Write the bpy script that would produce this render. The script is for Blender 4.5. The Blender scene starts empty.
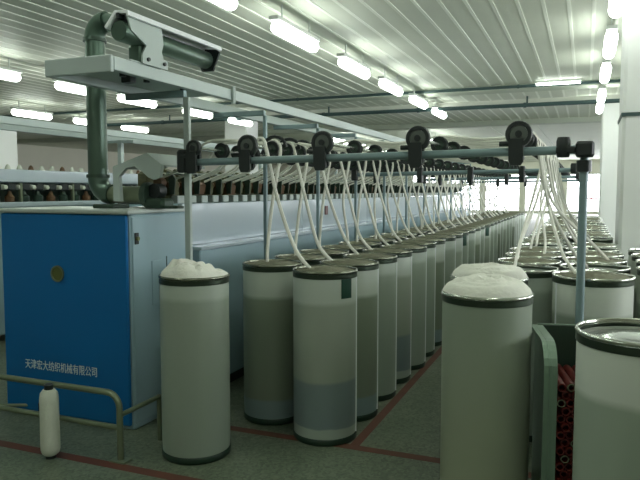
import bpy, math, random
from mathutils import Vector, Matrix
random.seed(7)
PI = math.pi
scene = bpy.context.scene
COL = scene.collection

# ------------------------------------------------------------------ camera
CAM_H, FPX = 1.57, 650.0
YAW, PITCH = math.atan(265/650.0), math.atan(49/650.0)
cd = bpy.data.cameras.new('camera'); cam = bpy.data.objects.new('camera', cd); COL.objects.link(cam)
cd.sensor_width = 36.0; cd.lens = 36.0*FPX/640.0; cd.clip_end = 200
cam.location = (0, 0, CAM_H); cam.rotation_euler = (PI/2-PITCH, 0, YAW)
scene.camera = cam

# ------------------------------------------------------------------ world, light levels, exposure
LAMP_POWER = 15.0        # emission of the fluorescent diffusers
WINDOW_POWER = 9.0       # daylight behind frosted window panes
w = bpy.data.worlds.new('world'); scene.world = w; w.use_nodes = True
w.node_tree.nodes['Background'].inputs[0].default_value = (0.80, 0.90, 1.0, 1)
w.node_tree.nodes['Background'].inputs[1].default_value = 0.6
scene.view_settings.view_transform = 'Standard'; scene.view_settings.look = 'None'
scene.view_settings.exposure = 0.05; scene.view_settings.gamma = 1.0
scene.view_settings.use_curve_mapping = False
scene.cycles.use_denoising = True
scene.cycles.max_bounces = 8; scene.cycles.diffuse_bounces = 5
scene.cycles.sample_clamp_indirect = 6.0
scene.cycles.caustics_reflective = False; scene.cycles.caustics_refractive = False

# ------------------------------------------------------------------ materials
def srgb(r, g, b):
    f = lambda c: (c/255/12.92) if c/255 <= 0.04045 else ((c/255+0.055)/1.055)**2.4
    return (f(r), f(g), f(b), 1)
def mat(name, col, rough=0.5, metal=0.0, vary=0.0, scale=6.0, bump=0.0, bscale=40.0, coat=0.0):
    m = bpy.data.materials.new(name); m.use_nodes = True
    nt = m.node_tree; b = nt.nodes['Principled BSDF']
    b.inputs['Base Color'].default_value = col
    b.inputs['Roughness'].default_value = rough; b.inputs['Metallic'].default_value = metal
    if coat: b.inputs['Coat Weight'].default_value = coat
    tc = nt.nodes.new('ShaderNodeTexCoord')
    if vary:
        n = nt.nodes.new('ShaderNodeTexNoise'); n.inputs['Scale'].default_value = scale; n.inputs['Detail'].default_value = 5
        mx = nt.nodes.new('ShaderNodeMix'); mx.data_type = 'RGBA'
        mx.inputs[6].default_value = tuple(c*(1-vary) for c in col[:3])+(1,)
        mx.inputs[7].default_value = tuple(min(1, c*(1+vary)) for c in col[:3])+(1,)
        nt.links.new(tc.outputs['Object'], n.inputs['Vector'])
        nt.links.new(n.outputs['Fac'], mx.inputs[0]); nt.links.new(mx.outputs[2], b.inputs['Base Color'])
    if bump:
        n2 = nt.nodes.new('ShaderNodeTexNoise'); n2.inputs['Scale'].default_value = bscale; n2.inputs['Detail'].default_value = 6
        bp = nt.nodes.new('ShaderNodeBump'); bp.inputs['Strength'].default_value = bump; bp.inputs['Distance'].default_value = 0.01
        nt.links.new(tc.outputs['Object'], n2.inputs['Vector'])
        nt.links.new(n2.outputs['Fac'], bp.inputs['Height']); nt.links.new(bp.outputs['Normal'], b.inputs['Normal'])
    return m
def emit(name, col, s):
    m = bpy.data.materials.new(name); m.use_nodes = True; nt = m.node_tree
    nt.nodes.remove(nt.nodes['Principled BSDF']); e = nt.nodes.new('ShaderNodeEmission')
    e.inputs[0].default_value = col; e.inputs[1].default_value = s
    nt.links.new(e.outputs[0], nt.nodes['Material Output'].inputs[0]); return m
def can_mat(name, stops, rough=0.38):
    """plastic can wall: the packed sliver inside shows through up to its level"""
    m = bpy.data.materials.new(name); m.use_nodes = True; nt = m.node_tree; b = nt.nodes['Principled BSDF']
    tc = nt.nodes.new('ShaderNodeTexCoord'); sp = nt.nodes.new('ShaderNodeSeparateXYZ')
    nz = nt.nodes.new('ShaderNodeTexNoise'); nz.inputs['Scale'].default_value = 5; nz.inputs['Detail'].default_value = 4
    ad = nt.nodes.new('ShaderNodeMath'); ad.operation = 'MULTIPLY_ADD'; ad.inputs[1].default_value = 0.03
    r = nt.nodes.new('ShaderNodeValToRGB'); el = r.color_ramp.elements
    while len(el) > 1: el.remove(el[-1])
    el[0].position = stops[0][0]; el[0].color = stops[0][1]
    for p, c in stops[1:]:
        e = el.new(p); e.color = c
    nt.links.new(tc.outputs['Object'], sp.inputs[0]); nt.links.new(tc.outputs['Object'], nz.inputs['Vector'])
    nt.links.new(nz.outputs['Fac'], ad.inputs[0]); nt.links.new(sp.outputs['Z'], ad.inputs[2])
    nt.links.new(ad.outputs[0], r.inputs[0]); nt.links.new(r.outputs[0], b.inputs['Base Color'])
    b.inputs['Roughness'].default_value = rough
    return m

M = {}
M['floor'] = mat('terrazzo', srgb(112,124,108), 0.42, 0, 0.0)
def floor_nodes(m):
    nt = m.node_tree; b = nt.nodes['Principled BSDF']; tc = nt.nodes.new('ShaderNodeTexCoord')
    v = nt.nodes.new('ShaderNodeTexVoronoi'); v.inputs['Scale'].default_value = 70
    n = nt.nodes.new('ShaderNodeTexNoise'); n.inputs['Scale'].default_value = 2.0; n.inputs['Detail'].default_value = 6
    r = nt.nodes.new('ShaderNodeValToRGB'); r.color_ramp.elements[0].color = srgb(76,86,72); r.color_ramp.elements[1].color = srgb(126,136,116)
    mx = nt.nodes.new('ShaderNodeMix'); mx.data_type = 'RGBA'; mx.inputs[0].default_value = 0.5; mx.blend_type = 'MULTIPLY'
    r2 = nt.nodes.new('ShaderNodeValToRGB'); r2.color_ramp.elements[0].position = 0.3; r2.color_ramp.elements[0].color = (.55,.6,.55,1); r2.color_ramp.elements[1].position = 0.7; r2.color_ramp.elements[1].color = (1,1,1,1)
    nt.links.new(tc.outputs['Object'], v.inputs['Vector']); nt.links.new(tc.outputs['Object'], n.inputs['Vector'])
    nt.links.new(v.outputs['Color'], r.inputs[0]); nt.links.new(n.outputs['Fac'], r2.inputs[0])
    nt.links.new(r.outputs[0], mx.inputs[6]); nt.links.new(r2.outputs[0], mx.inputs[7]); nt.links.new(mx.outputs[2], b.inputs['Base Color'])
floor_nodes(M['floor'])
M['tape'] = mat('red_tape', srgb(98,56,44), 0.6, 0, 0.4, 9)
M['ceil'] = mat('ceiling_panel', srgb(218,222,208), 0.55, 0, 0.06, 1.5)
M['rib'] = mat('ceiling_rib', srgb(244,247,236), 0.5)
M['wall'] = mat('wall_paint', srgb(222,220,206), 0.8, 0, 0.05, 1.0)
M['white_col'] = mat('white_column', srgb(246,248,246), 0.7, 0, 0.02, 2.0)
M['beam_conc'] = mat('beam_paint', srgb(200,206,192), 0.7, 0, 0.05, 2)
M['pipe_dark'] = mat('dark_pipe', srgb(62,84,84), 0.5)
M['tray'] = mat('cable_tray', srgb(214,216,206), 0.5)
M['lamp'] = emit('lamp_glow', (0.92, 1.0, 0.90, 1), LAMP_POWER)
M['housing'] = mat('lamp_housing', srgb(205,210,205), 0.5)
M['pane'] = emit('daylight_pane', (0.93, 0.97, 1.0, 1), WINDOW_POWER)
M['winframe'] = mat('window_frame', srgb(190,194,190), 0.5)
M['blue'] = mat('blue_enamel', srgb(8,104,168), 0.4, 0, 0.05, 3, 0.05, 120)
M['panel'] = mat('blue_grey_enamel', srgb(150,176,186), 0.30, 0, 0.05, 2)
M['panel_up'] = mat('pale_enamel', srgb(182,195,204), 0.12, 0, 0.04, 2)
M['panel_low'] = mat('lower_enamel', srgb(142,166,175), 0.25, 0, 0.06, 2)
M['capmetal'] = mat('cap_metal', srgb(188,196,192), 0.35, 0.2)
M['dark'] = mat('black_plastic', srgb(30,38,38), 0.42)
M['darkgreen'] = mat('dark_green_steel', srgb(52,72,60), 0.38, 0.2, 0.2, 8)
M['duct'] = mat('duct_green', srgb(78,98,86), 0.3, 0.5, 0.12, 4)
M['grey'] = mat('grey_enamel', srgb(172,184,180), 0.45, 0, 0.05, 3)
M['track'] = mat('track_grey', srgb(176,188,186), 0.4, 0, 0.05, 3)
M['railblue'] = mat('creel_pipe', srgb(128,150,154), 0.38, 0.1)
M['steel'] = mat('bright_steel', srgb(200,205,200), 0.22, 0.9)
M['rim'] = mat('can_rim', srgb(128,132,118), 0.2, 0.9)
M['rim_bright'] = mat('can_rim_bright', srgb(196,200,190), 0.13, 0.95)
M['rimband'] = mat('can_rim_band', srgb(60,72,60), 0.3, 0.6)
M['base'] = mat('can_base', srgb(30,52,40), 0.4)
M['tag'] = mat('dark_green_tag', srgb(16,62,48), 0.4)
M['sliver'] = mat('cotton_sliver', srgb(238,238,228), 0.9, 0, 0.04, 30, 0.4, 120)
M['cotton'] = mat('cotton_heap', srgb(232,232,222), 0.95, 0, 0.05, 20, 0.7, 45)
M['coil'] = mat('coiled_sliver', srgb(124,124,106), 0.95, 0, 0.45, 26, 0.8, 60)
M['brown'] = mat('brown_roller', srgb(96,70,44), 0.55, 0, 0.3, 12)
M['draft'] = mat('drafting_olive', srgb(86,88,58), 0.6, 0, 0.7, 22, 0.6, 30)
M['olive'] = mat('olive_glass', srgb(96,104,58), 0.3)
M['letter'] = mat('pale_lettering', srgb(226,236,232), 0.5)
M['galv'] = mat('galvanised_pipe', srgb(126,136,112), 0.35, 0.5, 0.15, 8)
M['bin'] = mat('bin_steel', srgb(112,134,116), 0.4, 0.35, 0.12, 5)
M['bin_shade'] = mat('bin_inner_shade', srgb(40,58,46), 0.5, 0.1)  # bin steel darkened, interior shade put into the colour
M['redtube'] = mat('red_bobbin', srgb(88,24,18), 0.45)
M['bore_shade'] = mat('tube_inner_shade', srgb(40,14,12), 0.6)
M['whitebob'] = mat('white_roving', srgb(210,214,200), 0.85, 0, 0.04, 20, 0.4, 90)
M['flyer'] = mat('flyer_black', srgb(24,34,36), 0.4)
M['roofwhite'] = mat('roof_white', srgb(240,244,246), 0.3)
M['web'] = mat('wheel_web', srgb(92,100,94), 0.45)
M['redsign'] = mat('red_sign', srgb(200,40,40), 0.5)
W1, W2, W3 = srgb(180,190,180), srgb(148,160,148), srgb(128,146,148)
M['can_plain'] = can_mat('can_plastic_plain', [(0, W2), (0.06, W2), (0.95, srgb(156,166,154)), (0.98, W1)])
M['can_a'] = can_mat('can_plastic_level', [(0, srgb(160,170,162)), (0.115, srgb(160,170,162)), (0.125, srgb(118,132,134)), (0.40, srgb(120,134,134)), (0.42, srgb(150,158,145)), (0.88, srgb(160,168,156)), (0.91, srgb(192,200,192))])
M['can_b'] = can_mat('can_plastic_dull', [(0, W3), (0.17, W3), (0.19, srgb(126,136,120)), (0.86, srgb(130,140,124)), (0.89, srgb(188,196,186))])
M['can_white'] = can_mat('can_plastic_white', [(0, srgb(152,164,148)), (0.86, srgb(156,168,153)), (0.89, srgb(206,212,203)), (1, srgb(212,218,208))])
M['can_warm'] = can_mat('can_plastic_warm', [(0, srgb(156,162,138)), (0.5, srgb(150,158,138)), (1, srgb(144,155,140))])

# ------------------------------------------------------------------ mesh helpers
class MB:
    def __init__(s): s.v = []; s.f = []; s.sm = []
    def add(s, vs, fs, smooth=False):
        o = len(s.v); s.v += [tuple(v) for v in vs]
        for f in fs: s.f.append([i+o for i in f]); s.sm.append(smooth)
        return s
    def box(s, x0, x1, y0, y1, z0, z1):
        return s.add([(x0,y0,z0),(x1,y0,z0),(x1,y1,z0),(x0,y1,z0),(x0,y0,z1),(x1,y0,z1),(x1,y1,z1),(x0,y1,z1)],
                     [(3,2,1,0),(4,5,6,7),(0,1,5,4),(1,2,6,5),(2,3,7,6),(3,0,4,7)])
    def bbox(s, x0, x1, y0, y1, z0, z1, c=0.01):
        """box with chamfered vertical and horizontal edges"""
        vs = []; fs = []
        c = min(c, (x1-x0)/2.01, (y1-y0)/2.01, (z1-z0)/2.01)
        def ring(z, d):
            xs0, xs1, ys0, ys1 = x0+d, x1-d, y0+d, y1-d
            return [(xs0+c,ys0,z),(xs1-c,ys0,z),(xs1,ys0+c,z),(xs1,ys1-c,z),(xs1-c,ys1,z),(xs0+c,ys1,z),(xs0,ys1-c,z),(xs0,ys0+c,z)]
        c2 = c*0.999
        for z, d in ((z0, c2*0.6), (z0+c, 0), (z1-c, 0), (z1, c2*0.6)): vs += ring(z, d)
        fs.append(tuple(range(7,-1,-1))); fs.append(tuple(range(24,32)))
        for r in range(3):
            for i in range(8): fs.append((r*8+i, r*8+(i+1)%8, r*8+8+(i+1)%8, r*8+8+i))
        return s.add(vs, fs)
    def lathe(s, prof, n=24, axis='Z', c=(0,0,0), cap=True):
        vs = []; fs = []; k = len(prof)
        for i in range(n):
            a = 2*PI*i/n; ca, sa = math.cos(a), math.sin(a)
            for r, z in prof:
                if axis == 'Z': p = (r*ca, r*sa, z)
                elif axis == 'Y': p = (r*sa, z, r*ca)
                else: p = (z, r*ca, r*sa)
                vs.append((p[0]+c[0], p[1]+c[1], p[2]+c[2]))
        for i in range(n):
            j = (i+1) % n
            for q in range(k-1): fs.append((i*k+q, j*k+q, j*k+q+1, i*k+q+1))
        if cap:
            if prof[0][0] > 1e-6: fs.append(tuple(i*k for i in reversed(range(n))))
            if prof[-1][0] > 1e-6: fs.append(tuple(i*k+k-1 for i in range(n)))
        return s.add(vs, fs, True)
    def tube(s, pts, r, n=8, flat=1.0):
        pts = [Vector(p) for p in pts]; vs = []; fs = []; m = len(pts)
        t0 = (pts[1]-pts[0]).normalized(); up = Vector((0,0,1)) if abs(t0.z) < 0.9 else Vector((0,1,0))
        nrm = t0.cross(up).normalized()
        for i, p in enumerate(pts):
            t = (pts[min(i+1,m-1)]-pts[max(i-1,0)]).normalized()
            nrm = (nrm - t*nrm.dot(t)).normalized(); b = t.cross(nrm)
            rr = r[i] if isinstance(r, (list, tuple)) else r
            for q in range(n):
                a = 2*PI*q/n; vs.append(p + nrm*math.cos(a)*rr + b*math.sin(a)*rr*flat)
        for i in range(m-1):
            for q in range(n): fs.append((i*n+q, i*n+(q+1)%n, (i+1)*n+(q+1)%n, (i+1)*n+q))
        fs.append(tuple(range(n-1,-1,-1))); fs.append(tuple((m-1)*n+q for q in range(n)))
        return s.add(vs, fs, True)
    def prism(s, poly, a, b, plane='XZ'):
        """polygon extruded between a and b along the missing axis"""
        n = len(poly); vs = []
        for d in (a, b):
            for p, q in poly:
                vs.append((p, d, q) if plane == 'XZ' else ((d, p, q) if plane == 'YZ' else (p, q, d)))
        fs = [tuple(range(n)), tuple(range(2*n-1, n-1, -1))]
        for i in range(n): fs.append((i, n+i, n+(i+1)%n, (i+1)%n))
        return s.add(vs, fs)
    def mesh(s, name, m):
        me = bpy.data.meshes.new(name); me.from_pydata(s.v, [], s.f); me.update()
        for p, sm in zip(me.polygons, s.sm): p.use_smooth = sm
        import bmesh
        bm = bmesh.new(); bm.from_mesh(me); bmesh.ops.recalc_face_normals(bm, faces=bm.faces); bm.to_mesh(me); bm.free()
        me.materials.append(M[m] if isinstance(m, str) else m)
        if any(s.sm):
            try: me.set_sharp_from_angle(angle=math.radians(40))
            except Exception: pass
        return me
    def build(s, name, m, parent=None, loc=(0,0,0)):
        o = bpy.data.objects.new(name, s.mesh(name, m)); COL.objects.link(o)
        o.location = loc
        if parent is not None: o.parent = parent
        return o
def inst(name, me, parent=None, loc=(0,0,0), rz=0.0):
    o = bpy.data.objects.new(name, me); COL.objects.link(o); o.location = loc; o.rotation_euler = (0,0,rz)
    if parent is not None: o.parent = parent
    return o
def tag(o, label, cat, group=None):
    o['label'] = label; o['category'] = cat
    if group: o['group'] = group
    return o
def thing(name, label, cat, loc=(0,0,0), rz=0.0, group=None):
    o = bpy.data.objects.new(name, None); COL.objects.link(o); o.location = loc; o.rotation_euler = (0,0,rz)
    o.empty_display_size = 0.1
    return tag(o, label, cat, group)
def struct(o): o['kind'] = 'structure'; return o
def arc(c, r, a0, a1, n, plane='XZ'):
    out = []
    for i in range(n+1):
        a = a0+(a1-a0)*i/n; p, q = r*math.cos(a), r*math.sin(a)
        out.append((c[0]+p, c[1], c[2]+q) if plane == 'XZ' else (c[0], c[1]+p, c[2]+q))
    return out

# ------------------------------------------------------------------ the hall
ZC = 3.70                      # ceiling
X0, X1, Y0, Y1 = -24.0, 7.0, -6.0, 48.0
struct(MB().box(X0, X1, Y0, Y1, -0.1, 0).build('floor', 'floor'))
ceiling = struct(MB().box(X0-.2, X1+.2, Y0-.2, Y1+.2, ZC+0.05, ZC+0.15).build('ceiling', 'ceil'))
PW = 0.27
pm = MB().box(0.004, PW-0.004, Y0, 20.4, ZC+0.002, ZC+0.052).mesh('panel', 'ceil')
rm = MB().prism([(-.026, ZC+.04), (.026, ZC+.04), (.020, ZC-.004), (-.020, ZC-.004)], Y0, 20.4).mesh('rib', 'rib')
k = 0; x = X0
while x < X1:
    inst('panel', pm, ceiling, (x, 0, 0)); inst('rib', rm, ceiling, (x, 0, 0)); x += PW
pf = MB().box(0.01, 1.49, 20.9, Y1, ZC+0.0, ZC+0.052).mesh('panel', 'ceil')
x = X0
while x < X1: inst('panel', pf, ceiling, (x, 0, 0)); x += 1.5
struct(MB().box(X0-.2, X0, Y0, Y1, 0, ZC+.1).build('wall_left', 'wall'))
struct(MB().box(X0, X1, Y0-.2, Y0, 0, ZC+.1).build('wall_back', 'wall'))
# unseen right wall with a ribbon of windows added for daylight
def wall_with_windows(name, horizontal, at, thick, spans, a0, a1, zs, ze):
    """wall along X (horizontal) or Y at coordinate `at`; openings cut as real gaps"""
    b = MB()
    def bx(p0, p1, z0, z1):
        if horizontal: b.box(p0, p1, at, at+thick, z0, z1)
        else: b.box(at, at+thick, p0, p1, z0, z1)
    bx(a0, a1, 0, zs); bx(a0, a1, ze, ZC+.1)
    p = a0
    for s0, s1 in spans:
        if s0 > p: bx(p, s0, zs, ze)
        p = s1
    bx(p, a1, zs, ze)
    return struct(b.build(name, 'wall'))
WN = 0
def window(horizontal, at, s0, s1, zs, ze, cols):
    global WN
    WN += 1
    fr = MB(); t = .05
    def bx(b, p0, p1, z0, z1, d0, d1):
        if horizontal: b.box(p0, p1, at+d0, at+d1, z0, z1)
        else: b.box(at+d0, at+d1, p0, p1, z0, z1)
    bx(fr, s0, s1, zs, zs+t, .02, .1); bx(fr, s0, s1, ze-t, ze, .02, .1)
    zm = zs+(ze-zs)*.62
    for i in range(cols+1):
        c = s0+(s1-s0)*i/cols; bx(fr, max(s0, c-t/2), min(s1, c+t/2), zs, ze, .02, .1)
    bx(fr, s0, s1, zm-t/2, zm+t/2, .02, .1)
    f = struct(fr.build('window_%d' % WN, 'winframe'))
    for i in range(cols):
        p0, p1 = s0+(s1-s0)*i/cols+t/2, s0+(s1-s0)*(i+1)/cols-t/2
        for z0, z1 in ((zs+t, zm-t/2), (zm+t/2, ze-t)):
            g = MB(); bx(g, p0, p1, z0, z1, .055, .065); g.build('pane', 'pane', f)
spans = [(-12.2+i*2.75, -12.2+i*2.75+2.35) for i in range(5)]+[(1.7, 4.0)]
wall_with_windows('wall_far', True, Y1, .2, spans, X0, X1, 0.15, 2.75)
for a, b_ in spans: window(True, Y1, a, b_, 0.15, 2.75, 3)
rsp = [(3.0+i*5.0, 6.6+i*5.0) for i in range(8)]
wall_with_windows('wall_right', False, X1, .2, rsp, Y0, Y1, 1.0, 3.0)
for a, b_ in rsp: window(False, X1, a, b_, 1.0, 3.0, 4)  # out-of-view windows, added to brighten the right side

# downstand beams, pipes and tray across the ceiling
struct(MB().box(X0, X1, 13.7, 14.15, ZC-.10, ZC+.06).build('trim_1', 'beam_conc'))
struct(MB().box(X0, X1, 20.4, 20.9, ZC-.14, ZC+.06).build('trim_2', 'beam_conc'))
tr = thing('cable_tray', 'long pale cable tray crossing the hall under the ribbed ceiling', 'cable tray', (-8.5, 15.6, ZC))
MB().box(-15.4, 15.4, -.09, .09, -.17, -.06).build('tray', 'tray', tr)
for i in range(13): MB().box(-14.4+i*2.4, -14.36+i*2.4, -.1, -.092, -.18, .0).build('hanger', 'pipe_dark', tr)
pp = thing('ceiling_pipe', 'dark pipe crossing the hall just below the pale cable tray', 'pipe', (-8.5, 15.2, ZC-.235))
MB().tube([(-15.4,0,0),(15.4,0,0)], .045, 10).build('pipe', 'pipe_dark', pp)
for i in range(13): MB().lathe([(.05,-.03),(.058,-.03),(.058,.03),(.05,.03)], 10, 'X', (-14.4+i*2.4,0,0)).build('clamp', 'pipe_dark', pp)
beam_shade = thing('ceiling_pipe', 'thin dark green bar standing in for shading along the face of the ceiling beam', 'pipe', (-8.5, 13.62, ZC-.06))
MB().tube([(-15.4,0,0),(15.4,0,0)], .03, 8).build('pipe', 'pipe_dark', beam_shade)  # dark bar stands in for the greenish shading on the beam face
for i in range(13): MB().lathe([(.033,-.02),(.04,-.02),(.04,.02),(.033,.02)], 10, 'X', (-14.4+i*2.4,0,0)).build('clamp', 'pipe_dark', beam_shade)

# columns
def column(x, y, wd, label, band=False):
    c = thing('column', label, 'column', (x, y, 0))
    MB().bbox(-wd/2, wd/2, -wd/2, wd/2, 0, ZC-.02, .03).build('shaft', 'white_col', c)
    MB().box(-wd/2-.02, wd/2+.02, -wd/2-.02, wd/2+.02, 0, .15).build('plinth', 'panel', c)
    if band: MB().box(-wd/2-.012, wd/2+.012, -wd/2-.012, wd/2+.012, 2.29, 2.325).build('band', 'pipe_dark', c)
    return c
column(0.31+.4, 7.4, .8, 'big white column at the right edge behind the cans, thin dark band around it', True)
column(0.31+.35, 17.4, .7, 'white column beyond the big banded column on the right')
column(-9.65, 17.4, .75, 'white column seen between the overhead track and the creel pipe')
column(-15.75, 14.0, .75, 'white column at the far left behind the second machine')
tag(MB().box(-.35, .35, -.02, .02, 0, .10).build('wall_sign', 'redsign', None, (.45, 47.97, 1.0)), 'small red sign far away at the end of the hall', 'sign')

# ------------------------------------------------------------------ lamps
lamp_h = MB().bbox(-.06, .06, -.62, .62, -.015, .03, .006).mesh('housing', 'housing')
rod_me = MB().box(-.008, .008, -.008, .008, .03, .21).mesh('hanger', 'housing')
lamp_d = MB().lathe([(.0,-.60),(.045,-.59),(.07,-.55),(.075,-.51),(.075,.51),(.07,.55),(.045,.59),(.0,.60)], 12, 'Y', (0,0,-.085)).mesh('tube', 'lamp')
LS = .868                      # the lamps hang a little below the ceiling
def lamp(x, y, label, group, rz=0.0, z=ZC-.20):
    x, y = x*LS, y*LS
    t = thing('ceiling_lamp', label, 'lamp', (x, y, z), rz, group)
    inst('housing', lamp_h, t); inst('tube', lamp_d, t)
    for q in (-.4, .4): inst('hanger', rod_me, t, (0, q, 0))
for i, y in enumerate([6.0, 8.42, 10.9, 13.2, 15.6, 18.0]):
    lamp(-3.79, y, ['ceiling lamp at the very top edge of the picture', 'longest bright ceiling lamp above the row of creel wheels', 'second bright ceiling lamp behind the longest one', 'third bright ceiling lamp, just before the cable tray', 'ceiling lamp right at the cable tray', 'small round looking ceiling lamp beyond the dark pipe'][i], 'lamps in the row over the creel')
for y in (3.5, 1.1, -1.3): lamp(-3.79, y, 'ceiling lamp above the cabinet, out of view in the creel row', 'lamps out of view')
for y in (2.6, 0.0, -2.6): lamp(0.27, y, 'ceiling lamp out of view in the row beside the right column', 'lamps out of view')
for y in (8.7, 11.0, 13.5-.6, 15.5, 17.9): lamp(-9.95, y, 'ceiling lamp over the second machine, level with the suction duct', 'lamps over the second machine')
for y in (6.3, 3.9, 1.5): lamp(-9.95, y, 'ceiling lamp out of view over the second machine', 'lamps out of view')
for y in (14.0, 16.3, 18.5): lamp(-14.4, y, 'ceiling lamp in the low left row near the far left column', 'lamps in the far left row')
for y in (5.4, 8.0, 10.6, 13.1, 16.2, 18.4): lamp(0.27, y, 'ceiling lamp beside the big white column on the right', 'lamps beside the right column')  # the nearest one is unseen, added to brighten the column front
for y in (7, 10, 14, 18): lamp(4.3, y, 'ceiling lamp over the aisle right of the big column', 'lamps out of view')
for i in range(9): lamp(-9.8, 25.6+i*1.7, 'tiny far ceiling lamp in the dashed row above the creel pipe', 'far lamps in the left dashed row')
for i in range(7): lamp(-6.0, 26.6+i*1.6, 'tiny far ceiling lamp in the dashed row between the two right wheels', 'far lamps in the right dashed row')
cl = thing('ceiling_lamp', 'thin ceiling lamp set crosswise on the beam at right', 'lamp', (-.55, 13.5, ZC-.02))
MB().box(-.42, .42, -.03, .03, -.02, .02).build('housing', 'housing', cl)
MB().lathe([(0,-.40),(.022,-.40),(.022,.40),(0,.40)], 10, 'X', (0,-.01,-.043)).build('tube', 'lamp', cl)

# ------------------------------------------------------------------ floor tape
def tape(x0, x1, y0, y1, label):
    tag(MB().box(x0, x1, y0, y1, 0.0, .0015).build('floor_tape', 'tape'), label, 'floor marking')
tape(-7.0, -1.0, 2.87, 2.94, 'worn red floor line in front of the blue cabinet')
tape(-2.35, -.05, 3.64, 3.71, 'worn red floor line crossing the aisle between the front cans')
tape(-1.31, -1.25, 3.711, 17.0, 'worn red floor line running along the row of left cans')

# ------------------------------------------------------------------ roving frame (the near machine)
rf = thing('roving_machine', 'long roving machine with blue end cabinet and pale grey side panels', 'machine', (-3.2, 3.38, 0))
def P(mb, name, m, parent=rf, off=(-3.2, 3.38, 0)):
    """build in world numbers, store relative to the machine's base"""
    o = mb.build(name, m, None, (0,0,0))
    o.parent = parent
    if parent is rf: o.location = (-off[0], -off[1], -off[2])
    return o
MEND = 16.2
P(MB().bbox(-3.80, -2.70, 3.40, 4.04, 0.0, 1.42, .012), 'cabinet_body', 'panel')
fp = P(MB().bbox(-3.80, -2.715, 3.375, 3.399, 0.03, 1.415, .008), 'front_panel', 'blue')
P(MB().bbox(-3.82, -2.69, 3.36, 4.06, 1.421, 1.45, .008), 'top_cap', 'capmetal')
P(MB().lathe([(.046,-.006),(.056,-.006),(.056,.004),(.046,.004),(.046,-.006)], 24, 'Y', (-3.29,3.370,1.013), False), 'sight_ring', 'galv', fp)
P(MB().lathe([(0,-.002),(.046,-.002),(.046,.003)], 24, 'Y', (-3.29,3.373,1.013)), 'sight_glass', 'olive', fp)
# lettering
tcu = bpy.data.curves.new('lettering', 'FONT'); tcu.body = '天津宏大纺织机械有限公司'; tcu.size = 0.06; tcu.extrude = 0.0008
to = bpy.data.objects.new('lettering_tmp', tcu); COL.objects.link(to); bpy.context.view_layer.update()
tme = bpy.data.meshes.new_from_object(to.evaluated_get(bpy.context.evaluated_depsgraph_get())); bpy.data.objects.remove(to)
xs = [v.co.x for v in tme.vertices]; ys = [v.co.y for v in tme.vertices]
sx = 0.63/(max(xs)-min(xs)); sy = .068/(max(ys)-min(ys))
for v in tme.vertices: v.co = Vector((-3.61+(v.co.x-min(xs))*sx, 3.3738-v.co.z, .332+(v.co.y-min(ys))*sy))
tme.materials.clear(); tme.materials.append(M['letter'])
lt = bpy.data.objects.new('lettering', tme); COL.objects.link(lt); lt.parent = fp; lt['label'] = 'pale Chinese company name printed on the blue panel'
# side of the cabinet
sp = P(MB().bbox(-2.705, -2.692, 3.41, 4.02, .04, 1.40, .004), 'side_panel', 'panel')
P(MB().bbox(-2.692, -2.684, 3.425, 3.465, 1.225, 1.30, .003), 'switch_plate', 'dark', sp)
P(MB().lathe([(0,-.001),(.014,-.001),(.014,.01),(0,.01)], 12, 'X', (-2.683,3.445,1.262)), 'switch_knob', 'olive', sp)
P(MB().bbox(-2.692, -2.688, 3.60, 3.76, .80, 1.10, .002), 'hatch', 'panel', sp)
P(MB().bbox(-2.693, -2.687, 3.765, 3.772, .98, 1.12, .002), 'hinge', 'darkgreen', sp)
# long body: upper panels, ledge, lower panels
y = 4.06; i = 0
while y < MEND-.1:
    ye = min(y+2.2, MEND)
    P(MB().bbox(-2.80, -2.755, y+.004, ye-.004, 1.16, 1.475, .006), 'upper_panel', 'panel_up')
    P(MB().bbox(-2.70, -2.605, y+.004, ye-.004, .10, 1.135, .008), 'lower_panel', 'panel_low')
    y = ye; i += 1
P(MB().bbox(-2.76, -2.59, 4.06, MEND, 1.136, 1.160, .004), 'ledge', 'panel_up')
P(MB().box(-3.5, -2.81, 4.07, MEND, .05, 1.44), 'core', 'panel_low')
P(MB().box(-3.4, -2.66, 4.06, MEND, 0, .10), 'plinth', 'dark')
P(MB().bbox(-2.755, -2.745, 6.9, 6.98, 1.30, 1.40, .002), 'warning_plate', 'redtube')
# drafting beam and units
P(MB().box(-3.25, -2.86, 3.95, MEND, 1.475, 1.50), 'drafting_beam', 'darkgreen')
P(MB().tube([(-2.84, 4.0, 1.70), (-2.84, MEND, 1.70)], .012, 6), 'guide_rod', 'steel')
P(MB().tube([(-2.93, 4.0, 1.58), (-2.93, MEND, 1.58)], .02, 8), 'bottom_roller', 'steel')
P(MB().bbox(-3.10, -2.99, 3.98, MEND, 1.505, 1.715, .02), 'clearer_cover', 'draft')
crd_me = MB().prism([(-2.90,1.54),(-2.845,1.545),(-2.835,1.60),(-2.85,1.665),(-2.875,1.70),(-2.91,1.68)], -.05, .028).mesh('cradle', 'draft')
crd2_me = MB().prism([(-2.90,1.54),(-2.845,1.545),(-2.83,1.62),(-2.86,1.64),(-2.91,1.63)], -.06, .06).mesh('cradle', 'brown')
arm_me = MB().prism([(-3.16,1.50),(-3.16,1.68),(-3.06,1.745),(-2.90,1.685),(-2.85,1.60),(-2.90,1.585),(-3.02,1.62),(-3.08,1.56),(-3.08,1.50)], -.034, .034).mesh('weighting_arm', 'draft')
rol_me = MB().lathe([(0,-.07),(.02,-.07),(.026,-.06),(.026,-.028),(.012,-.025),(.012,.025),(.026,.028),(.026,.06),(.02,.07),(0,.07)], 10, 'Y', (-2.875,0,1.615)).mesh('top_roller', 'brown')
blk_me = MB().bbox(-2.86, -2.80, -.045, .045, 1.478, 1.535, .006).mesh('clearer_box', 'grey')
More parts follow.
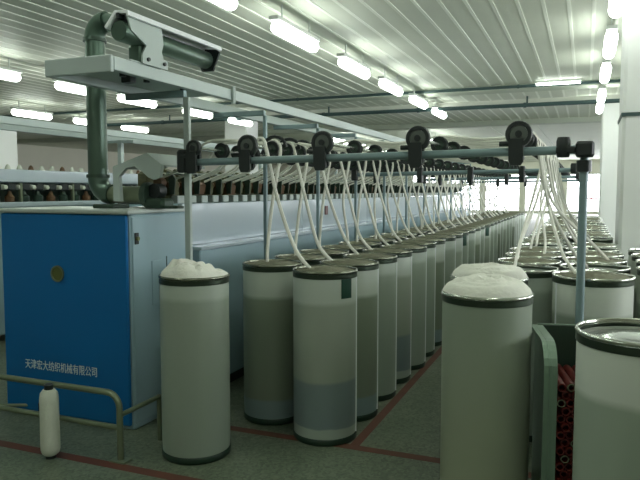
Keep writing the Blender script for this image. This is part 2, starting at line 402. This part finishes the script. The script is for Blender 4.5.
grd_me = MB().prism([(-2.85,1.545),(-2.81,1.545),(-2.80,1.66),(-2.83,1.70),(-2.86,1.66)], -.075, -.065).mesh('guide_plate', 'darkgreen')
y = 4.12; off = (-3.2, 3.38)
UY = []
while y < MEND-.1:
    UY.append(y)
    inst('weighting_arm', arm_me, rf, (3.2, y-3.38, 0)); inst('top_roller', rol_me, rf, (3.2, y-3.38, 0))
    inst('cradle', crd2_me if len(UY) % 3 == 0 else crd_me, rf, (3.2, y-3.38+random.uniform(-.01,.01), random.uniform(-.008,.012)))
    inst('clearer_box', blk_me, rf, (3.2, y-3.38, 0)); inst('guide_plate', grd_me, rf, (3.2, y-3.38, 0))
    y += .165
# end cover of the drafting zone: angled sheet with a dark opening
ec = P(MB().prism([(-2.98,1.50),(-2.98,1.735),(-2.70,1.822),(-2.58,1.742),(-2.60,1.66),(-2.65,1.645),(-2.69,1.66),(-2.74,1.70),(-2.80,1.735),(-2.87,1.725),(-2.93,1.67),(-2.92,1.50)], 3.58, 3.61), 'end_cover', 'grey')
P(MB().prism([(-2.98,1.735),(-2.70,1.822),(-2.58,1.742),(-2.58,1.730),(-2.70,1.808),(-2.98,1.722)], 3.611, 4.1), 'end_cover_roof', 'grey')
P(MB().bbox(-2.80, -2.62, 3.64, 3.78, 1.452, 1.52, .02), 'gear_case', 'darkgreen')
P(MB().lathe([(0,-.04),(.05,-.04),(.05,.04),(0,.04)], 14, 'Y', (-2.72,3.72,1.57)), 'drive_pulley', 'dark')
P(MB().lathe([(0,-.03),(.035,-.03),(.035,.03),(0,.03)], 14, 'Y', (-2.80,3.86,1.63)), 'drive_pulley', 'brown')
P(MB().bbox(-2.64, -2.52, 3.66, 3.745, 1.452, 1.47, .005), 'mount_pad', 'darkgreen')

# ------------------------------------------------------------------ suction duct over the cabinet
DX, DY = -3.21, 3.70
du = thing('suction_duct', 'dark green suction duct rising from the blue cabinet with elbows at both ends', 'duct', (DX, DY, 1.45))
R = .068; LO = 1.545-1.45; HI = 2.74-1.45
MB().tube([(0,0,LO+.10),(0,0,HI-.11)], R, 20).build('vertical_pipe', 'duct', du)
MB().tube(arc((.12,0,LO+.12), .12, PI, 1.5*PI, 8), R*1.03, 20).build('lower_elbow', 'duct', du)
MB().tube([(.12,0,LO),(.42,0,LO)], R*.86, 20).build('lower_pipe', 'galv', du)
MB().lathe([(.06,-.02),(.085,-.02),(.085,.02),(.06,.02)], 20, 'X', (.43,0,LO)).build('flange', 'darkgreen', du)
MB().tube(arc((.11,0,HI-.11), .11, PI, .5*PI, 8), R*1.03, 20).build('upper_elbow', 'duct', du)
MB().tube([(.11,0,HI),(.30,-.05,HI-.04)], R*.8, 20).build('upper_pipe', 'duct', du)
MB().lathe([(R,-.012),(R+.012,-.012),(R+.012,.012),(R,.012)], 20, 'Z', (0,0,HI-.12)).build('collar', 'darkgreen', du)
MB().lathe([(R,-.012),(R+.012,-.012),(R+.012,.012),(R,.012)], 20, 'Z', (0,0,LO+.13)).build('collar', 'darkgreen', du)
MB().bbox(.02, .20, -.09, .09, 0.0, .028, .006).build('saddle', 'darkgreen', du)

# ------------------------------------------------------------------ overhead track
POSTY = [3.7+1.15*i for i in range(11)]
def track(x_right, width, y0, y1, label, posts, front=True):
    t = thing('overhead_track', label, 'track', (x_right, y0, 0))
    L = y1-y0
    MB().bbox(-.05, 0, 0, L, 2.25, 2.325, .004).build('side_beam', 'track', t)
    MB().bbox(-width, -width+.05, 0, L, 2.235, 2.31, .004).build('side_beam', 'track', t)
    MB().bbox(-width, 0, -.03, -.001, 2.236, 2.330, .004).build('end_beam', 'track', t)
    if front:
        MB().box(-width+.051, -.051, 0, 1.3, 2.285, 2.295).build('deck_plate', 'grey', t)
        for yy in (.22, .45, .85): MB().lathe([(0,-.03),(.02,-.03),(.02,0),(0,0)], 10, 'Z', (-.12, yy, 2.284)).build('bolt', 'dark', t)
        MB().bbox(-.20, -.13, .30, .36, 2.235, 2.284, .004).build('stop_block', 'dark', t)
        MB().tube([(-.02+.03, 1.32, 2.22), (-.02+.03, 1.32, 2.345)], .018, 6).build('clip', 'grey', t)
    for py in posts:
        yy = py-y0
        MB().bbox(-width+.0, -.0, yy-.02, yy+.02, 2.19, 2.233, .004).build('crossbar', 'railblue', t)
    return t
track(-2.47, .48, 3.0, MEND, 'grey overhead track above the near machine with a boxed front end', POSTY)
t2 = track(-5.45, .48, 2.0, 18.0, 'pale overhead track above the second machine at left', [], False)
for yy in (1, 5, 9, 13):
    MB().bbox(-.27, -.21, yy-.03, yy+.03, 1.80, 2.235, .004).build('post', 'track', t2)
    MB().bbox(-.46, -.02, yy-.02, yy+.02, 2.20, 2.234, .004).build('crossbar', 'track', t2)

# overhead cleaner unit on the track
oc = thing('overhead_cleaner', 'overhead cleaning unit with a roofed cylinder, bracketed onto the grey track', 'cleaner', (-2.5, 3.085, 2.318))
MB().lathe([(0,.02),(.055,.02),(.06,.03),(.06,.95),(.055,.96),(0,.96)], 20, 'Y', (-.02,0,.175)).build('cylinder', 'duct', oc)
MB().prism([(-.105,.20),(-.03,.285),(.062,.278),(.066,.250),(.056,.246),(.05,.262),(-.02,.268),(-.095,.187)], .0, 1.03).build('roof', 'roofwhite', oc)
MB().prism([(-.085,.165),(-.03,.255),(.058,.245),(.085,.225),(.03,.10),(-.06,.10)], .961, .98).build('end_plate', 'dark', oc)
MB().prism([(-.02,.27),(-.0,.27),(-.0,.24),(-.02,.24)], .0, .05).build('hook', 'dark', oc)
bk = MB().prism([(.15,.0),(.15,.055),(.19,.11),(.05,.17),(.02,.245),(.34,.245),(.36,.15),(.34,.10),(.36,.055),(.40,.05),(.40,.0)], .0, .012, 'YZ').build('bracket', 'grey', oc, (.035,0,.008))
for yy in (.20, .36): MB().lathe([(0,0),(.012,0),(.012,.012),(0,.012)], 8, 'X', (.012, yy, .03)).build('bolt', 'dark', bk)
MB().bbox(-.10, .03, .06, .36, .008, .018, .003).build('foot_plate', 'grey', oc)
MB().bbox(-.07, .02, .16, .30, .018, .12, .01).build('motor', 'duct', oc)

# ------------------------------------------------------------------ creel frame
cf = thing('creel_frame', 'blue-grey pipe creel with posts, cross pipes and black clamps beside the machine', 'creel', (-1.2, 3.7, 0))
def Q(mb, name, m, parent=cf):
    o = mb.build(name, m); o.parent = parent; o.location = (1.2, -3.7, 0); return o
def rail_z(x): return 1.784+.0116*(x+.02)
for i, py in enumerate(POSTY):
    Q(MB().bbox(-2.482, -2.438 if i == 0 else -2.452, py-.015, py+.015, 1.0 if i == 0 else 0.0, 2.188, .004), 'post', 'railblue' if i else 'grey')
Q(MB().bbox(-2.59, -2.43, 3.66, 3.74, .97, 1.06, .006), 'post_bracket', 'grey')
Q(MB().bbox(-2.52, -2.43, 3.655, 3.68, 1.06, 1.10, .003), 'post_bolt', 'dark')
RAILY = [3.7, 7.15, 10.6, 14.05]
for i, ry in enumerate(RAILY):
    Q(MB().tube([(-2.50, ry-.045, rail_z(-2.5)), (.02, ry-.045, rail_z(.02))], .023, 12), 'cross_pipe', 'railblue')
    Q(MB().tube([(-.012, ry, 0), (-.012, ry, 1.80)], .022, 12), 'post', 'railblue')
    Q(MB().lathe([(0,0),(.06,0),(.06,.012),(.03,.02),(0,.02)], 12, 'Z', (-.012, ry, 0)), 'post_foot', 'dark')
    # black clamp cluster at the right end
    Q(MB().bbox(-.055, .035, ry-.085, ry+.04, 1.745, 1.825, .012), 'corner_clamp', 'dark')
    Q(MB().lathe([(0,-.03),(.038,-.03),(.038,.03),(0,.03)], 12, 'Z', (-.012, ry, 1.70)), 'collar', 'dark')
    Q(MB().lathe([(0,-.055),(.03,-.055),(.036,-.03),(.036,.03),(.03,.05),(0,.05)], 12, 'Z', (-.115, ry-.045, 1.80)), 'clamp_knob', 'dark')
    Q(MB().bbox(-.15, -.055, ry-.075, ry-.015, 1.765, 1.80, .006), 'clamp_arm', 'dark')
    # left clamp
    Q(MB().bbox(-2.50, -2.425, ry-.08, ry-.019, 1.69, 1.84, .014), 'post_clamp', 'dark')
    for hx in (-2.2, -1.7, -1.15, -.62):
        if i: Q(MB().bbox(hx-.03, hx+.03, ry-.09, ry+.0, 1.66, 1.83, .01), 'pipe_bracket', 'dark')

# lifting shafts with rollers
SHX = [-2.363, -1.969, -1.463, -.883, -.338]
SHZ = [1.848, 1.852, 1.858, 1.866, 1.872]
SHL = ['first lifting shaft, its small wheel next to the clamped left post', 'second lifting shaft with a long row of black rollers over the left cans', 'third lifting shaft, wheel above the front of the left can row', 'fourth lifting shaft, its wheel right of centre on the creel pipe', 'fifth lifting shaft, wheel with fanned cotton strands at the right']
roll_me = MB().lathe([(.030,-.016),(.052,-.020),(.056,-.014),(.044,-.006),(.044,.006),(.056,.014),(.052,.020),(.030,.016),(.030,-.016)], 16, 'Y', (0,0,0), False).mesh('roller', 'dark')
hub_me = MB().lathe([(0,-.012),(.032,-.012),(.032,.012),(0,.012)], 10, 'Y').mesh('hub', 'darkgreen')
hook_me = MB().tube([(-.02,.03,.0)]+arc((0,.03,0), .088, PI*1.05, PI*.05, 9), .013, 5).mesh('guide_hook', 'dark')
RP = .23
for s in range(5):
    sh = thing('lifting_shaft', SHL[s], 'shaft', (SHX[s], 3.63, SHZ[s]), 0, 'lifting shafts on the creel')
    MB().tube([(0,0,0),(0,12.2,0)], .011, 8).build('shaft', 'steel', sh)
    sc_ = .75 if s == 0 else 1.0
    wv = MB().lathe([(r*sc_, z) for r, z in [(.047,-.018),(.066,-.018),(.070,-.010),(.070,.010),(.066,.018),(.047,.018),(.047,-.018)]], 24, 'Y', (0,0,0), False).build('wheel', 'dark', sh)
    MB().lathe([(0,-.014),(.046*sc_,-.012),(.046*sc_,.012),(0,.014)], 20, 'Y').build('wheel_web', 'web', wv)
    MB().lathe([(0,-.024),(.018,-.024),(.018,.024),(0,.024)], 12, 'Y').build('hub', 'dark', wv)
    h = SHZ[s]-rail_z(SHX[s])
    MB().prism([(-.038,.02),(.034,.02),(.034,-h-.04),(.02,-h-.06),(-.03,-h-.06),(-.042,-h-.03)], -.012, .012).build('bracket', 'dark', sh, (-.006,.032,0))
    MB().prism([(-.045,-.005),(.030,-.005),(.034,-h-.035),(.02,-h-.055),(-.03,-h-.055),(-.042,-h-.03)], -.035, -.012).build('bracket_front', 'dark', sh, (-.006,.006,-.02))
    MB().lathe([(0,0),(.014,0),(.014,.05),(.009,.055),(0,.055)], 8, 'X', (-.1,.0,-.05)).build('knob', 'dark', sh)
    n = 46
    for k in range(1, n):
        if s in (2, 3) and k % 2: continue
        yy = .22+RP*k - .1
        inst('roller', roll_me, sh, (0, yy, 0)); inst('hub', hub_me, sh, (0, yy, 0))
        if s == 1: inst('guide_hook', hook_me, sh, (0, yy, 0))

# ------------------------------------------------------------------ sliver cans
def heap_mesh(rad, hgt, seed, rough, rings=14, n=40, pw=3):
    rnd = random.Random(seed); vs = [(0,0,hgt)]; fs = []
    bl = [(rnd.uniform(-1,1)*rad*.8, rnd.uniform(-1,1)*rad*.8, rnd.uniform(.05,.11), rnd.uniform(-.6,1.0)) for _ in range(12)]
    bl += [(rnd.uniform(-1,1)*rad*.9, rnd.uniform(-1,1)*rad*.9, rnd.uniform(.018,.04), rnd.uniform(-.45,.45)) for _ in range(70)]
    def hz(x, y):
        r = math.hypot(x, y)/rad
        z = hgt*max(0, 1-r**pw)
        for bx_, by_, s_, a_ in bl: z += rough*a_*math.exp(-((x-bx_)**2+(y-by_)**2)/(s_*s_))*max(0, 1-r**4)
        z += .008*math.sin(r*26+math.atan2(y, x))*max(0, 1-r**2)
        return z
    vs[0] = (0,0,hz(0,0))
    for i in range(1, rings+1):
        r = rad*(i/rings)**.8
        for j in range(n):
            a = 2*PI*j/n; rr = r*(1+.02*math.sin(5*a+seed)*(i/rings)) ; x, y = rr*math.cos(a), rr*math.sin(a)
            vs.append((x, y, hz(x, y) if i < rings else -.012))
    for j in range(n): fs.append((0, 1+j, 1+(j+1)%n))
    for i in range(rings-1):
        for j in range(n): fs.append((1+i*n+j, 1+(i+1)*n+j, 1+(i+1)*n+(j+1)%n, 1+i*n+(j+1)%n))
    fs.append(tuple(1+(rings-1)*n+j for j in reversed(range(n))))
    return MB().add(vs, fs, True)
CANH, CANR = 1.08, .205
def can_meshes(r, h, m):
    body = MB().lathe([(r*.965,.03),(r*.985,.10),(r*.985,h-.03),(r*.955,h-.03),(r*.955,.05),(0,.05)], 40, cap=False).mesh('body', m)
    rim = MB().lathe([(r*.955,h-.016),(r*.99,h-.016),(r*1.010,h-.013),(r*1.018,h-.007),(r*1.010,h-.001),(r*.99,h+.002),(r*.965,h),(r*.955,h-.006),(r*.955,h-.016)], 40, cap=False).mesh('rim', 'rim_bright' if r > .21 else 'rim')
    band = MB().lathe([(r*.986,h-.045),(r*1.0,h-.045),(r*1.004,h-.040),(r*1.0,h-.030),(r*1.0,h-.0165),(r*.986,h-.0165)], 40, cap=False).mesh('rim_band', 'rimband')
    base = MB().lathe([(0,0),(r*.955,0),(r*.99,.008),(r*.995,.035),(r*.97,.042)], 40, cap=False).mesh('base', 'base')
    return body, rim, base, band
CM = {}
coil_me = {}
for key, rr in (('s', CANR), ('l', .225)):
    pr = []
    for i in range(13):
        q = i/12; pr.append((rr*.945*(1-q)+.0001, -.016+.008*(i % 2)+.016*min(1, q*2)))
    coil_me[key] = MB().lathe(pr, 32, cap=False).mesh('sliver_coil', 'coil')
plate_me = MB().lathe([(.2,-.06),(.208,-.045),(.195,-.036),(.08,-.026),(.07,-.030),(0,-.030)], 32, cap=False).mesh('spring_plate', 'steel')
def can(x, y, m, label, fill='coil', r=CANR, h=CANH, tagang=None, group=None, seam_highlight=None, seed=1, rz=None):
    key = (r, h, m)
    if key not in CM: CM[key] = can_meshes(r, h, m)
    b, ri, ba, bd = CM[key]
    t = thing('sliver_can', label, 'can', (x, y, 0), (x*7+y*3) % 6.28 if rz is None else rz, group)
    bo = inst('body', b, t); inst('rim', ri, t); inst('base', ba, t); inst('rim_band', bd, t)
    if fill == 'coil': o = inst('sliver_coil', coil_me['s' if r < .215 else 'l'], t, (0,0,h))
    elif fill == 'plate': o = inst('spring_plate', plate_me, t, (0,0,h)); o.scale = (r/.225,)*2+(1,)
    elif fill == 'heap': heap_mesh(r*.985, .036, seed, .034, 18, 48, 5).build('cotton_heap', 'cotton', t, (0,0,h))
    elif fill == 'dome': heap_mesh(r*.995, .060, seed, .012, 18, 48, 7).build('cotton_heap', 'cotton', t, (0,0,h))
    if tagang is not None:
        a0 = tagang-t.rotation_euler.z
        vs = []; 
        for i in range(5):
            a = a0+(i-2)*.075/2/r*.55
            for z in (h-.165, h-.046): vs.append((math.cos(a)*r*.992, math.sin(a)*r*.992, z))
            for z in (h-.165, h-.046): vs.append((math.cos(a)*r*1.004, math.sin(a)*r*1.004, z))
        fs = []
        for i in range(4):
            o_ = i*4; fs += [(o_+2,o_+6,o_+7,o_+3),(o_,o_+1,o_+5,o_+4),(o_+1,o_+3,o_+7,o_+5),(o_,o_+4,o_+6,o_+2)]
        fs += [(0,2,3,1),(16,17,19,18)]
        MB().add(vs, fs).build('tag', 'tag', t)
    if seam_highlight is not None:
        a0 = seam_highlight-t.rotation_euler.z
        MB().tube([(math.cos(a0)*r*.985, math.sin(a0)*r*.985, .045),(math.cos(a0)*r*.985, math.sin(a0)*r*.985, h-.046)], .006, 6).build('seam_highlight', 'roofwhite', t)  # white strip paints a bright highlight along the can's seam
    return t
strands = []
# left block
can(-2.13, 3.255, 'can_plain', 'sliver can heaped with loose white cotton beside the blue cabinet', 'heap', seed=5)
can(-1.515, 3.80, 'can_a', 'front can of the aisle row with a dark green tag under its rim', 'coil', tagang=-.48, seam_highlight=.14)
can(-1.985, 4.00, 'can_b', 'dull can standing left of the tagged front can, nearest the machine', 'coil', seam_highlight=.1)
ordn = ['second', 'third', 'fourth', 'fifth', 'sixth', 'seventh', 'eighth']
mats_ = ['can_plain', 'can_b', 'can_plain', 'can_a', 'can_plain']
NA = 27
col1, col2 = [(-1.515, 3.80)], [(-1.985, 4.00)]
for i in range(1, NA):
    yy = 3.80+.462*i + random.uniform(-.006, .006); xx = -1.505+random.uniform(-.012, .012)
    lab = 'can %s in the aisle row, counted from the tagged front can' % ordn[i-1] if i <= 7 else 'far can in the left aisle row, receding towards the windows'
    can(xx, yy, mats_[i % 5], lab, 'coil', seam_highlight=.14, group='left aisle row of cans', tagang=-.5 if i in (9, 13) else None); col1.append((xx, yy))
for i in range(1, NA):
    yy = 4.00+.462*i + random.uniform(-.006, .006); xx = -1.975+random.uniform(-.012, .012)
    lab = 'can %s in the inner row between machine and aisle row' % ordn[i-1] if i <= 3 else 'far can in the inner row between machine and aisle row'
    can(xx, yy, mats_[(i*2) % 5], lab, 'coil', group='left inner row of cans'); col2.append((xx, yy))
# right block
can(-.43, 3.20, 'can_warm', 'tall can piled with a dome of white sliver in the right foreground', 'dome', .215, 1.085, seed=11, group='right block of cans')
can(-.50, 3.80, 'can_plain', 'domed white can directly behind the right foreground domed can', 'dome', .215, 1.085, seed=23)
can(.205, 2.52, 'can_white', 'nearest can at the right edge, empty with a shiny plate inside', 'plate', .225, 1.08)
can(.052, 4.12, 'can_white', 'wide open can just behind the thin right creel post', 'coil', .225, 1.08, seam_highlight=PI+.5)
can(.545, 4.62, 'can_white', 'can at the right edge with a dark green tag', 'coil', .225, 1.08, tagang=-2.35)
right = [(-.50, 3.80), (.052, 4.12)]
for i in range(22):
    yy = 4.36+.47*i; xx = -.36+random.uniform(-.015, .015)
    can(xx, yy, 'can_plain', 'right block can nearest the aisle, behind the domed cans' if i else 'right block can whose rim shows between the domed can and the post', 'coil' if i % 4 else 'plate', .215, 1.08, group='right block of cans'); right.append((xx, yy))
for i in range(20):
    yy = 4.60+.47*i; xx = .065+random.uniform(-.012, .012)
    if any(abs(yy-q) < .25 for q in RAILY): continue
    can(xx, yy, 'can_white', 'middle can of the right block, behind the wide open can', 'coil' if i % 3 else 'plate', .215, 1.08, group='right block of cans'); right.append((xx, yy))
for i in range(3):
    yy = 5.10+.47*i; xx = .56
    can(xx, yy, 'can_white', 'right block can in front of the big banded column', 'coil' if i % 2 else 'plate', .215, 1.08, group='right block of cans')

# ------------------------------------------------------------------ cotton strands
def smooth(pts, n=6):
    """Catmull-Rom through the points"""
    P_ = [Vector(p) for p in pts]; P_ = [P_[0]*2-P_[1]]+P_+[P_[-1]*2-P_[-2]]; out = []
    for i in range(1, len(P_)-2):
        a, b, c, d = P_[i-1:i+3]
        for q in range(n):
            t = q/n; out.append(.5*((2*b)+(c-a)*t+(2*a-5*b+4*c-d)*t*t+(3*b-a-3*c+d)*t**3))
    out.append(P_[-2]); return out
def strand(pts, label, group, r=.0125, n=6, seg=6):
    p = smooth(pts, seg); b = p[0]
    o = MB().tube([q-b for q in p], r, n, .75).build('sliver_strand', 'sliver', None, b)
    tag(o, label, 'sliver', group)
def nearest_unit(y): return min(UY, key=lambda u: abs(u-y))
def lift(cx, cy, ox, oy, sx_, sz_, ry):
    """from a can's coil up in a hanging curve to the roller at (sx_, ry)"""
    return [(cx+ox-.02, cy+oy+.02, 1.062), (cx+ox, cy+oy, 1.075), (cx+ox*.9+(sx_-cx)*.25, cy+oy*.7+(ry-cy)*.25, 1.20),
            (cx+(sx_-cx)*.70, cy+(ry-cy)*.7, 1.50), (sx_+.058, ry, sz_-.03), (sx_+.035, ry, sz_+.046), (sx_, ry, sz_+.058)]
for i, (cx, cy) in enumerate(col2):
    ry = 3.63+.12+RP*(1+2*i)
    uy = ry+.10
    pts = lift(cx, cy, random.uniform(-.05,.05), random.uniform(-.04,.04), SHX[1], SHZ[1], ry)
    pts += [(SHX[1]-.05, ry, SHZ[1]+.035), (-2.363, ry+.02, 1.845+.055), (-2.60, uy, 1.74), (-2.86, uy, 1.645)]
    nth = ['first', 'second', 'third', 'fourth', 'fifth', 'sixth']
    strand(pts, 'white strand rising from the %s can of the inner row to the second shaft' % nth[i] if i < 6 else 'far white strand rising from an inner row can to the second shaft', 'strands from the inner row')
for i, (cx, cy) in enumerate(col1):
    ry = 3.63+.12+RP*(2*i)+.014 if i else 3.78
    uy = ry+.10
    pts = lift(cx, cy, -.12+random.uniform(-.03,.05), random.uniform(-.05,.03), SHX[1], SHZ[1], ry)
    pts += [(SHX[1]-.05, ry, SHZ[1]+.035), (-2.363, ry+.02, 1.845+.055), (-2.60, uy, 1.74), (-2.86, uy, 1.645)]
    strand(pts, ('white strand slanting up from the %s can of the aisle row' % nth[i] if i < 6 else 'far white strand slanting from an aisle row can up to the second shaft') if i else 'white strand slanting up from the tagged front can', 'strands from the aisle row')
for i, (cx, cy) in enumerate(right):
    if i == 0 or i > 31 or (i > 7 and i < 24): continue
    k_ = i*2 if i < 8 else (i-24)*2+1
    ry = 3.63+.12+RP*(1+k_)+.03
    uy = ry+.14
    pts = lift(cx, cy, random.uniform(-.1,.1), random.uniform(-.08,.0), SHX[4], SHZ[4], ry)
    pts += [(SHX[4]-.05, ry, SHZ[4]+.04), (-.61, ry, SHZ[4]+.025), (SHX[3], ry, SHZ[3]+.055), (-1.17, ry, SHZ[3]+.02), (SHX[2], ry, SHZ[2]+.055),
            (-1.72, ry, SHZ[2]+.025), (SHX[1], ry, SHZ[1]+.06), (SHX[0], ry+.01, SHZ[0]+.055), (-2.60, uy, 1.74), (-2.86, uy, 1.645)]
    strand(pts, 'white strand from the wide open can behind the right post' if i == 1 else 'white strand fanning from a far right block can over the fifth shaft', 'strands from the right block', seg=4)

# ------------------------------------------------------------------ guard rail and bobbin on the floor
gr = thing('guard_rail', 'low bent pipe guard rail in front of the blue cabinet', 'guard rail', (-2.45, 2.97, 0))
MB().tube([(-3.2,0,.40),(-.10,0,.40)]+[(-.10+.085*math.sin(a), 0, .315+.085*math.cos(a)) for a in [PI/2*i/6 for i in range(1,7)]]+[(-.015,0,.0)], .019, 12).build('top_pipe', 'galv', gr)
MB().tube([(-3.2,0,.198),(-.02,0,.198)], .017, 12).build('lower_pipe', 'galv', gr)
MB().tube([(0,.0,.28),(0,.36,.28)], .015, 10).build('side_pipe', 'galv', gr)
MB().tube([(0,.36,.29),(0,.36,.0)], .017, 10).build('post', 'galv', gr)
MB().bbox(-.07,.04,-.04,.04,0,.012,.004).build('foot', 'galv', gr)
MB().tube([(-1.75,0,.40),(-1.75,0,0)], .018, 10).build('post', 'galv', gr)
MB().tube([(-1.15,.42,.06),(-1.75,.02,.10)], .012, 8).build('brace', 'galv', gr)
MB().bbox(-1.06,-.96,.40,.46,0,.10,.01).build('stop_foot', 'dark', gr)
wb = thing('roving_bobbin', 'white roving bobbin with black tip standing on the floor by the guard rail', 'bobbin', (-2.88, 2.855, 0))
MB().lathe([(0,.02),(.034,.02),(.048,.032),(.055,.055),(.056,.09),(.054,.36),(.050,.39),(.034,.412),(.0,.416)], 20).build('roving', 'whitebob', wb)
MB().lathe([(0,0),(.03,0),(.03,.02),(0,.02)], 14).build('tube_end', 'dark', wb)
MB().lathe([(.026,.41),(.026,.44),(.018,.447),(0,.447)], 14).build('tip', 'dark', wb)

# ------------------------------------------------------------------ bobbin bin
BX, BY, BR = -.125, 2.97, math.radians(12)
bn = thing('bobbin_bin', 'green-grey steel bin with rounded front edge between the domed can and nearest can', 'bin', (BX, BY, 0), BR)
BW, BD, BH = .46, .44, .90
def side_poly(t=0.0):
    return [(t,.10),(t,BH-.13)]+[(.13-(.13-t)*math.cos(a), BH-.13+(.13-t)*math.sin(a)) for a in [PI/2*i/6 for i in range(1,6)]]+[(.13,BH-t),(BD,BH-t),(BD,.10)]
MB().prism(side_poly(), 0, .012, 'YZ').build('side_panel', 'bin', bn)
MB().prism(side_poly(), BW-.012, BW, 'YZ').build('side_panel', 'bin', bn)
MB().box(.012, BW-.012, BD-.012, BD, .10, BH).build('back_panel', 'bin_shade', bn)
MB().box(.012, BW-.012, 0, BD-.012, .10, .112).build('bottom', 'bin', bn)
def flange(x0, x1, nm):
    b = MB(); po = side_poly(); pi_ = side_poly(.014); n = len(po)-1
    for i in range(n-1):
        (y0,z0),(y1,z1) = po[i],po[i+1]; (a0,c0),(a1,c1) = pi_[i],pi_[i+1]
        b.add([(x0,y0,z0),(x1,y0,z0),(x1,y1,z1),(x0,y1,z1),(x0,a0,c0),(x1,a0,c0),(x1,a1,c1),(x0,a1,c1)],
              [(0,1,2,3),(7,6,5,4),(0,3,7,4),(1,5,6,2),(0,4,5,1),(3,2,6,7)])
    return b.build(nm, 'bin', bn)
flange(-.022, -.001, 'edge_flange'); flange(.0125, .035, 'edge_flange'); flange(BW+.001, BW+.022, 'edge_flange')
MB().box(.013, BW-.013, BD, BD+.02, BH-.02, BH+.004).build('back_lip', 'bin', bn)
for cx_, cy_ in ((.05,.06),(BW-.05,.06),(.05,BD-.06),(BW-.05,BD-.06)):
    MB().lathe([(0,-.015),(.045,-.015),(.045,.015),(0,.015)], 14, 'X', (cx_,cy_,.045)).build('wheel', 'dark', bn)
    MB().box(cx_-.022, cx_+.022, cy_-.02, cy_+.02, .0905, .10).build('caster_plate', 'steel', bn)
tube_o = MB().lathe([(.0135,-.17),(.0185,-.17),(.0198,-.162),(.0198,.162),(.0185,.17),(.0135,.17),(.0135,-.17)], 16, 'Y', (0,0,0), False).mesh('tube', 'redtube')
tube_i = MB().lathe([(0,-.13),(.0133,-.13),(.0133,.13),(0,.13)], 12, 'Y').mesh('bore_plug', 'bore_shade')  # dark plug paints the shade inside the hollow tube
ring_i = MB().lathe([(.0135,-.173),(.0175,-.173),(.0175,-.1705),(.0135,-.1705),(.0135,-.173)], 16, 'Y', (0,0,0), False).mesh('end_ring', 'galv')
mw = Matrix.Translation((BX, BY, 0)) @ Matrix.Rotation(BR, 4, 'Z')
row = 0; z = .133
while z < .73:
    n_ = 9 if row % 2 == 0 else 8
    for c in range(n_):
        lx = .058+.041*c+(0 if row % 2 == 0 else .0205)
        p = mw @ Vector((lx, .19+random.uniform(-.008,.008), z))
        t = thing('bobbin_tube', 'red bobbin tube lying end-on in the steel bin', 'bobbin', p, BR, 'red tubes stacked in the bin')
        inst('tube', tube_o, t); inst('bore_plug', tube_i, t)
        if (row*3+c) % 7 == 0: inst('end_ring', ring_i, t)
    z += .0358; row += 1

# ------------------------------------------------------------------ second machine at left
m2 = thing('roving_machine', 'second roving machine behind the blue cabinet with a row of black flyers', 'machine', (-5.7, 2.0, 0))
M2L = 16.0
for i in range(7):
    MB().bbox(.0, .05, i*2.3+.004, i*2.3+2.296, 1.665, 1.80, .008).build('top_panel', 'panel_up', m2)
    MB().bbox(-.25, .14, i*2.3+.004, i*2.3+2.296, .08, 1.40, .01).build('front_panel', 'panel_low', m2)
MB().box(-.7, -.001, 0, M2L, 1.66, 1.79).build('top_box', 'panel', m2)
MB().box(-.7, -.26, 0, M2L, .08, 1.655).build('back_box', 'darkgreen', m2)
MB().bbox(-.25, .16, 0, M2L, 1.402, 1.455, .01).build('bobbin_rail', 'panel_up', m2)
fl_me = MB().bbox(-.04, .045, -.058, .058, .065, .145, .014).mesh('flyer', 'flyer')
bb_me = MB().lathe([(0,0),(.05,0),(.055,.01),(.055,.06),(.03,.075),(.02,.115),(0,.115)], 10).mesh('bobbin_top', 'darkgreen')
bb2_me = MB().lathe([(0,0),(.045,0),(.05,.01),(.05,.05),(.03,.07),(.015,.115),(0,.115)], 10).mesh('bobbin_top', 'brown')
ca_me = MB().bbox(-.02, .02, -.014, .014, 0, .20, .004).mesh('support', 'galv')
sl_me = MB().lathe([(0,-.02),(.024,-.02),(.03,0),(.024,.05),(0,.055)], 10, 'X').mesh('roller_cap', 'whitebob')
k = 0; yy = .1
while yy < M2L-.1:
    inst('bobbin', bb2_me if k % 3 == 1 else bb_me, m2, (.06, yy, 1.456)); inst('flyer', fl_me, m2, (.06, yy, 1.508))
    if k % 4 == 0: inst('support', ca_me, m2, (.11, yy+.10, 1.456))
    inst('roller_cap', sl_me, m2, (.07, yy+.095, 1.61))
    yy += .19; k += 1
cone_me = MB().lathe([(0,0),(.025,0),(.035,.012),(.024,.05),(.01,.07),(0,.07)], 10).mesh('roving', 'whitebob')
coned_me = MB().lathe([(0,0),(.025,0),(.035,.012),(.024,.05),(.01,.07),(0,.07)], 10).mesh('roving', 'brown')
for i in range(22):
    o = inst('roving_cone', coned_me if i % 3 == 0 else cone_me, None, (-5.85, 4.2+i*.16, 1.79))
    tag(o, 'small brown cone on top of the second machine' if i % 3 == 0 else 'small white cone on top of the second machine', 'cone', 'cones on the second machine')
